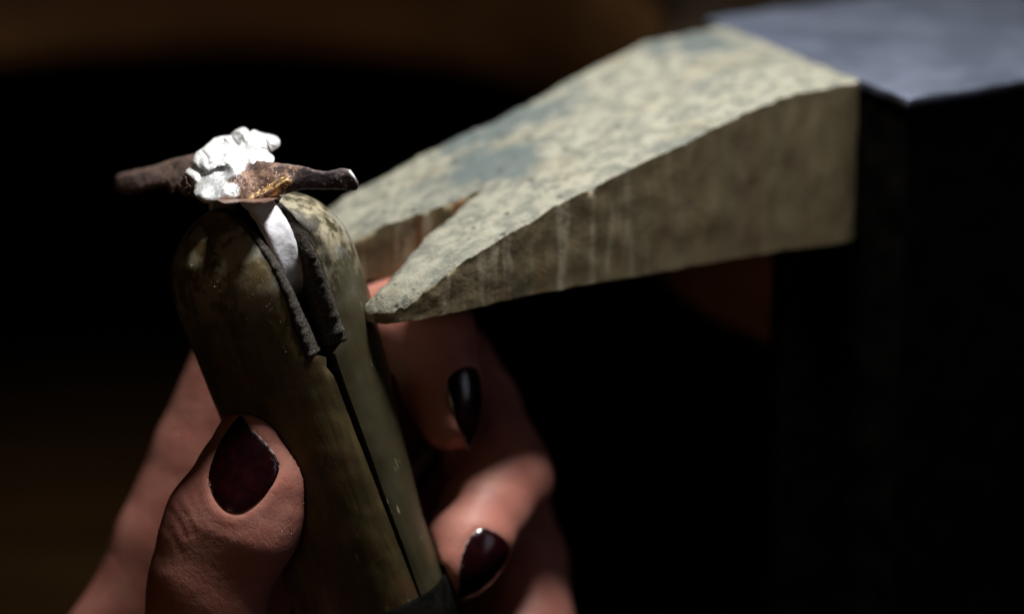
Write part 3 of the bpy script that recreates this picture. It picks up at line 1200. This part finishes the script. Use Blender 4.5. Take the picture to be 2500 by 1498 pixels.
def mat_skin():
    M = Mat('skin')
    big = M.noise(7, 3, .55)
    mid = M.noise(2.0, 4, .6)
    fine = M.noise(.4, 3, .6)
    c = M.mix(M.ramp(big, .36, .66), (0.40, 0.150, 0.115), (0.48, 0.210, 0.162))
    c = M.mix(M.ramp(mid, .50, .72, 0, .3), c, (0.46, 0.12, 0.095))
    # redder fingertips
    for ce, r in ((at(690, 1150, 2), 7), (at(1060, 1000, 18), 8), (at(1090, 1400, 20), 9), (at(1280, 1190, 28), 6), (at(600, 1240, -4), 5)):
        c = M.mix(M.math('MULTIPLY', M.blob(ce, r, r * .7), .45), c, (0.50, 0.17, 0.15))
    # grey metal dust rubbed in the skin
    c = M.mix(M.ramp(M.noise(.7, 4, .7), .60, .74, 0, .35), c, (0.18, 0.14, 0.13))
    M.link(c, 'Base Color')
    M.link(M.ramp(mid, .3, .7, .48, .62), 'Roughness')
    M.b.inputs['Specular IOR Level'].default_value = .32
    M.set(Subsurface_Weight=.22, Subsurface_Scale=.0016)
    M.b.inputs['Subsurface Radius'].default_value = (1.0, .35, .2)
    M.bump(M.ramp(M.voro(.85, M.frame((1, 0, 0), (0, 1, 0), (0, 0, 1), scale=(1, 1, .55)), 'DISTANCE_TO_EDGE'), 0, .12), .14, .07)
    M.bump(M.ramp(M.voro(2.6, M.frame(camvec(.8, .5, 0), camvec(-.5, .8, .3), camvec(0, -.3, .9), scale=(1, .4, .6)), 'DISTANCE_TO_EDGE'), 0, .06), .06, .08)
    M.bump(mid, .35, .3)
    # fingerprint ridges on the ball of the thumb
    pc = at(668, 1160, 0)
    fr = M.frame(camvec(.8, .6, 0), camvec(-.5, .55, .45), camvec(.3, -.3, .9), pc, (1, .55, .4))
    w = M.wave(.48, fr, 2.2, True, 2)
    msk = M.blob(at(690, 1130, 0), 6.0, 2.4)
    M.bump(M.math('MULTIPLY', w, msk), 1.0, .30)
    # knuckle lines of the thumb
    kf = M.frame(camvec(.75, -.65, 0), camvec(.65, .75, 0), camvec(0, 0, 1), at(450, 1270, -3), (1.0, .2, .2))
    kw = M.wave(1.3, kf, 2.5, False, 3)
    M.bump(M.math('MULTIPLY', kw, M.blob(at(440, 1270, -2), 5.5, 3.0)), .8, .7)
    M.bump(fine, .2, .08)
    return M.m


def mat_nail():
    M = Mat('dark_nail_polish')
    n = M.noise(2.0, 2)
    M.link(M.mix(M.ramp(n, .4, .7), (0.009, 0.001, 0.002), (0.017, 0.0014, 0.003)), 'Base Color')
    M.link(M.ramp(M.noise(1.2, 4, .7), .4, .8, .20, .28), 'Roughness')
    M.set(Coat_Weight=.35, Coat_Roughness=.12)
    M.bump(M.noise(.5, 3), .08, .1)
    M.bump(n, .2, .3)
    return M.m


bvh0 = BVHTree.FromPolygons([tuple(v) for v in Vh], [tuple(int(i) for i in q) for q in Qh])


def nail_frame(px, py, guess_dz, n, a):
    """centre on the skin, normal, axis to the tip, cross axis"""
    n = unit(n)
    p = at(px, py, guess_dz) + n * 8
    hit = bvh0.ray_cast(Vector(p), Vector(-n))
    c = np.array(hit[0])
    a = unit(a - (a @ n) * n)
    return c, n, a, np.cross(n, a)


def nail_patch(c, n, a, b, uv):
    """smooth plate fitted to the skin"""
    lo, hi = uv.min(0), uv.max(0)
    A, H = [], []
    for u in np.linspace(lo[0], hi[0], 13):
        for v in np.linspace(lo[1], hi[1], 13):
            if inside(np.array([[u, v]]), uv)[0]:
                h = bvh0.ray_cast(Vector(c + u * b + v * a + 5 * n), Vector(-n))
                if h[0] is not None:
                    A.append((1, u, v, u * u, v * v, u * v))
                    H.append((np.array(h[0]) - c) @ n)
    k = np.linalg.lstsq(np.array(A), np.array(H), rcond=None)[0]
    return lambda u, v: float(np.array((1, u, v, u * u, v * v, u * v)) @ k)


def px_to_uv(c, n, a, b, pts):
    out = []
    for px, py in pts:
        d = at(px, py, 0) - CAMP
        t = ((c - CAMP) @ n) / (d @ n)
        q = CAMP + t * d - c
        out.append((q @ b, q @ a))
    return np.array(out)


nails = []
# thumb
c, n, a, b = nail_frame(588, 1135, 0, TN, camvec(.05, 1, 0))
tn_px = [(580, 1011), (585, 1016), (600, 1038), (620, 1062), (643, 1087), (662, 1112), (671, 1132), (672, 1139), (668, 1160), (654, 1190), (636, 1216), (612, 1238), (586, 1251), (560, 1246),
         (537, 1226), (520, 1200), (510, 1170), (510, 1140), (520, 1102), (536, 1066), (556, 1034), (574, 1013)]
uv = px_to_uv(c, n, a, b, tn_px)
nails.append((c, n, a, b, resample(uv, .45), .34, 'thumb'))
almond = np.array([(0, 6.3), (1.4, 4.6), (2.9, 2.2), (3.6, -.6), (3.5, -3.0), (2.6, -4.8), (0, -5.6), (-2.6, -4.8), (-3.5, -3.0), (-3.6, -.6), (-2.9, 2.2), (-1.4, 4.6)], float)
c, n, a, b = nail_frame(1086, 988, 19.2, camvec(.78, -.02, .62), camvec(.20, -1, 0))
nails.append((c, n, a, b, resample(almond * (.95, 1.0), .5), .34, 'index'))
c, n, a, b = nail_frame(1138, 1338, 19.8, camvec(.42, -.40, .80), camvec(-.66, -.75, 0))
nails.append((c, n, a, b, resample(almond * (1.12, .88), .5), .34, 'middle'))
c, n, a, b = nail_frame(1150, 1720, 29, camvec(.5, -.4, .7), camvec(-.5, -.85, 0))
nails.append((c, n, a, b, resample(almond * (1.05, .9), .6), .34, 'ring'))

# pull the skin: a groove under each nail and a raised fold round its root and sides
Vn = np.array(Vh)
fits = []
for (c, n, a, b, uv, off, nm) in nails:
    h = nail_patch(c, n, a, b, uv)
    fits.append(h)
    q = Vn - c
    near = np.where((q * q).sum(1) < 11 ** 2)[0]
    U = np.stack([q[near] @ b, q[near] @ a], 1)
    Hh = q[near] @ n
    D = poly_dist(U, uv)
    ins = inside(U, uv)
    vmin, vmax = uv[:, 1].min(), uv[:, 1].max()
    for i, k in enumerate(near):
        hz = h(*U[i])
        if abs(Hh[i] - hz) > 3.0:
            continue
        side = np.clip((vmax * .45 - U[i, 1]) / (vmax * .8), 0, 1)
        if ins[i]:
            tgt = hz - .25
            Vn[k] += n * (tgt - Hh[i]) * min(1, D[i] / .5 + .25)
        else:
            Vn[k] += n * (.16 * side * math.exp(-((D[i] - .9) / .9) ** 2) - .10 * math.exp(-(D[i] / .4) ** 2))
# folds of skin at the knuckle of the thumb
kn = groove([([(412, 1240), (436, 1270), (452, 1308)], .42, 7), ([(430, 1222), (455, 1262), (474, 1300)], .38, 7), ([(455, 1205), (476, 1246), (492, 1282)], .28, 6),
             ([(404, 1290), (426, 1312), (440, 1345)], .30, 7)])
q = Vn - CAMP
zc = q @ FW
pxs, pys = 1250 + FPX * (q @ RT) / zc, 749 - FPX * (q @ UP) / zc
sel = np.where((zc - DIST < 8) & (pxs > 380) & (pxs < 660) & (pys > 1180) & (pys < 1380))[0]
for k in sel:
    Vn[k] += FW * kn(pxs[k], pys[k]) * .35
hand = mesh_obj('hand', Vn, Qh, mat_skin(), base=wrist)
hand['label'] = "hand with dark red nails gripping the wooden ring clamp"
hand['category'] = 'hand'
polish = mat_nail()
Mk = Mat('bare_nail_edge').set(Roughness=.6)
Mk.link(Mk.mix(Mk.ramp(Mk.noise(.6, 3), .42, .58), (0.05, 0.03, 0.028), (0.42, 0.33, 0.30)), 'Base Color')
keratin = Mk.m
handE = hand
for (c, n, a, b, uv, off, nm), h in zip(nails, fits):
    vmax = uv[:, 1].max()
    def front(u, v, d):
        e = .10 * (1 - math.exp(-(d / .5)))
        return c + u * b + v * a + n * (h(u, v) + .10 + e + .03 * max(0, v) ** 1.2 * .6)
    def back(u, v, d):
        return c + u * b + v * a + n * (h(u, v) - .35 + .03 * max(0, v) ** 1.2 * .6)
    V, F, T = relief(uv, .5, front, back, 1)
    o = mesh_obj('fingernail', V, F, [polish, keratin], hand, fmat=[1 if t == 1 else 0 for t in T])
    sharp(o, 60)


def on_hand(px, py):
    d = unit(at(px, py, 0) - CAMP)
    h = bvh0.ray_cast(Vector(CAMP), Vector(d))
    return np.array(h[0])


V, F = [], []
pts = [(584 + (674 - 584) * t, np.interp(t, [0, .2, .42, .68, .88, 1], [1013, 1036, 1060, 1086, 1110, 1134])) for t in np.linspace(0, 1, 40)]
c, n, a, b = nails[0][:4]
h0 = fits[0]
prev = None
P3 = []
for px, py in pts:
    u, v = px_to_uv(c, n, a, b, [(px, py)])[0]
    P3.append(c + u * b + v * a + n * (h0(u, v) + .05))
for i, p in enumerate(P3):
    tdir = unit(P3[min(i + 1, 39)] - P3[max(i - 1, 0)])
    sd = unit(np.cross(tdir, n))
    rr_ = (.17 + .07 * fbm((i * .4, 0, 0), 1.0, 3, 2.0)) * math.sin(math.pi * (i + 1) / 41) ** .5
    for k in range(6):
        an = 2 * math.pi * k / 6
        V.append(p + sd * rr_ * math.cos(an) + n * rr_ * .7 * math.sin(an))
for i in range(39):
    for k in range(6):
        F.append((i * 6 + k, i * 6 + (k + 1) % 6, (i + 1) * 6 + (k + 1) % 6, (i + 1) * 6 + k))
F.append(tuple(range(6)))
F.append(tuple(range(39 * 6, 40 * 6)))
Mw = Mat('worn_nail_rim').set(Roughness=.6)
Mw.link(Mw.mix(Mw.ramp(Mw.noise(.7, 3), .45, .6), (0.42, 0.36, 0.34), (0.05, 0.04, 0.04)), 'Base Color')
mesh_obj('nail_rim', V, F, Mw.m, hand)


# ================================================================== filings: metal dust on thumb, jaws and leather
def filings():
    deps = bpy.context.evaluated_depsgraph_get()
    V, F = [], []

    def speck(p, nrm, s):
        nrm = unit(nrm)
        t = unit(np.cross(nrm, rng.normal(size=3)))
        b2 = np.cross(nrm, t)
        k = len(V)
        st = rng.uniform(.6, 1.8)
        V.extend([p + t * s * st, p - t * s * .7 + b2 * s * .7, p - t * s * .6 - b2 * s * .8, p + nrm * s * .9])
        F.extend([(k, k + 1, k + 2), (k, k + 1, k + 3), (k + 1, k + 2, k + 3), (k + 2, k, k + 3)])

    def scatter(bv, box, count, size):
        m = 0
        for _ in range(count * 3):
            px, py = rng.uniform(box[0], box[2]), rng.uniform(box[1], box[3])
            if fbm((px, py, 0), .012, 3, 3.0) < -.05:
                continue
            d = unit(at(px, py, 0) - CAMP)
            h = bv.ray_cast(Vector(CAMP), Vector(d))
            if h[0] is None:
                continue
            speck(np.array(h[0]), np.array(h[1]) * (1 if (np.array(h[1]) @ d) < 0 else -1), rng.uniform(*size))
            m += 1
            if m >= count:
                return

    def bv(o):
        me = o.data
        mw = o.matrix_world
        return BVHTree.FromPolygons([tuple((o.location + v.co) * 1000 if o.parent is None else v.co * 1000) for v in me.vertices], [tuple(p.vertices) for p in me.polygons])

    hb = bv(hand)
    scatter(hb, (400, 1010, 745, 1320), 420, (.020, .045))
    scatter(hb, (560, 1030, 700, 1130), 120, (.020, .05))
    # grey crumbs caught along the edge of the thumbnail
    for (px0, py0, px1, py1, cnt) in ((640, 1084, 664, 1112, 26), (508, 1122, 506, 1170, 22), (506, 1170, 532, 1228, 26), (600, 1040, 640, 1084, 12)):
        for _ in range(cnt):
            t = rng.uniform()
            p = on_hand(px0 + (px1 - px0) * t + rng.normal() * 3, py0 + (py1 - py0) * t + rng.normal() * 3)
            speck(p, -FW, rng.uniform(.04, .13))
    jb = bv(jaw_near)
    scatter(jb, (430, 540, 760, 900), 260, (.025, .07))
    scatter(jb, (500, 630, 540, 730), 70, (.03, .09))
    for o in clampE.children:
        if o.name.startswith('leather_pad'):
            scatter(bv(o), (620, 500, 880, 840), 150, (.03, .07))
    Mf = Mat('bright_filings').set(Metallic=1.0, Roughness=.38)
    Mf.b.inputs['Base Color'].default_value = (.70, .65, .56, 1)
    o = mesh_obj('metal_filings', V, F, Mf.m, base=at(600, 1100, 0), smooth=False)
    o['kind'] = 'stuff'
    o['label'] = 'fine bright metal filings dusted over the thumb, jaws and leather'
    o['category'] = 'metal filings'


filings()
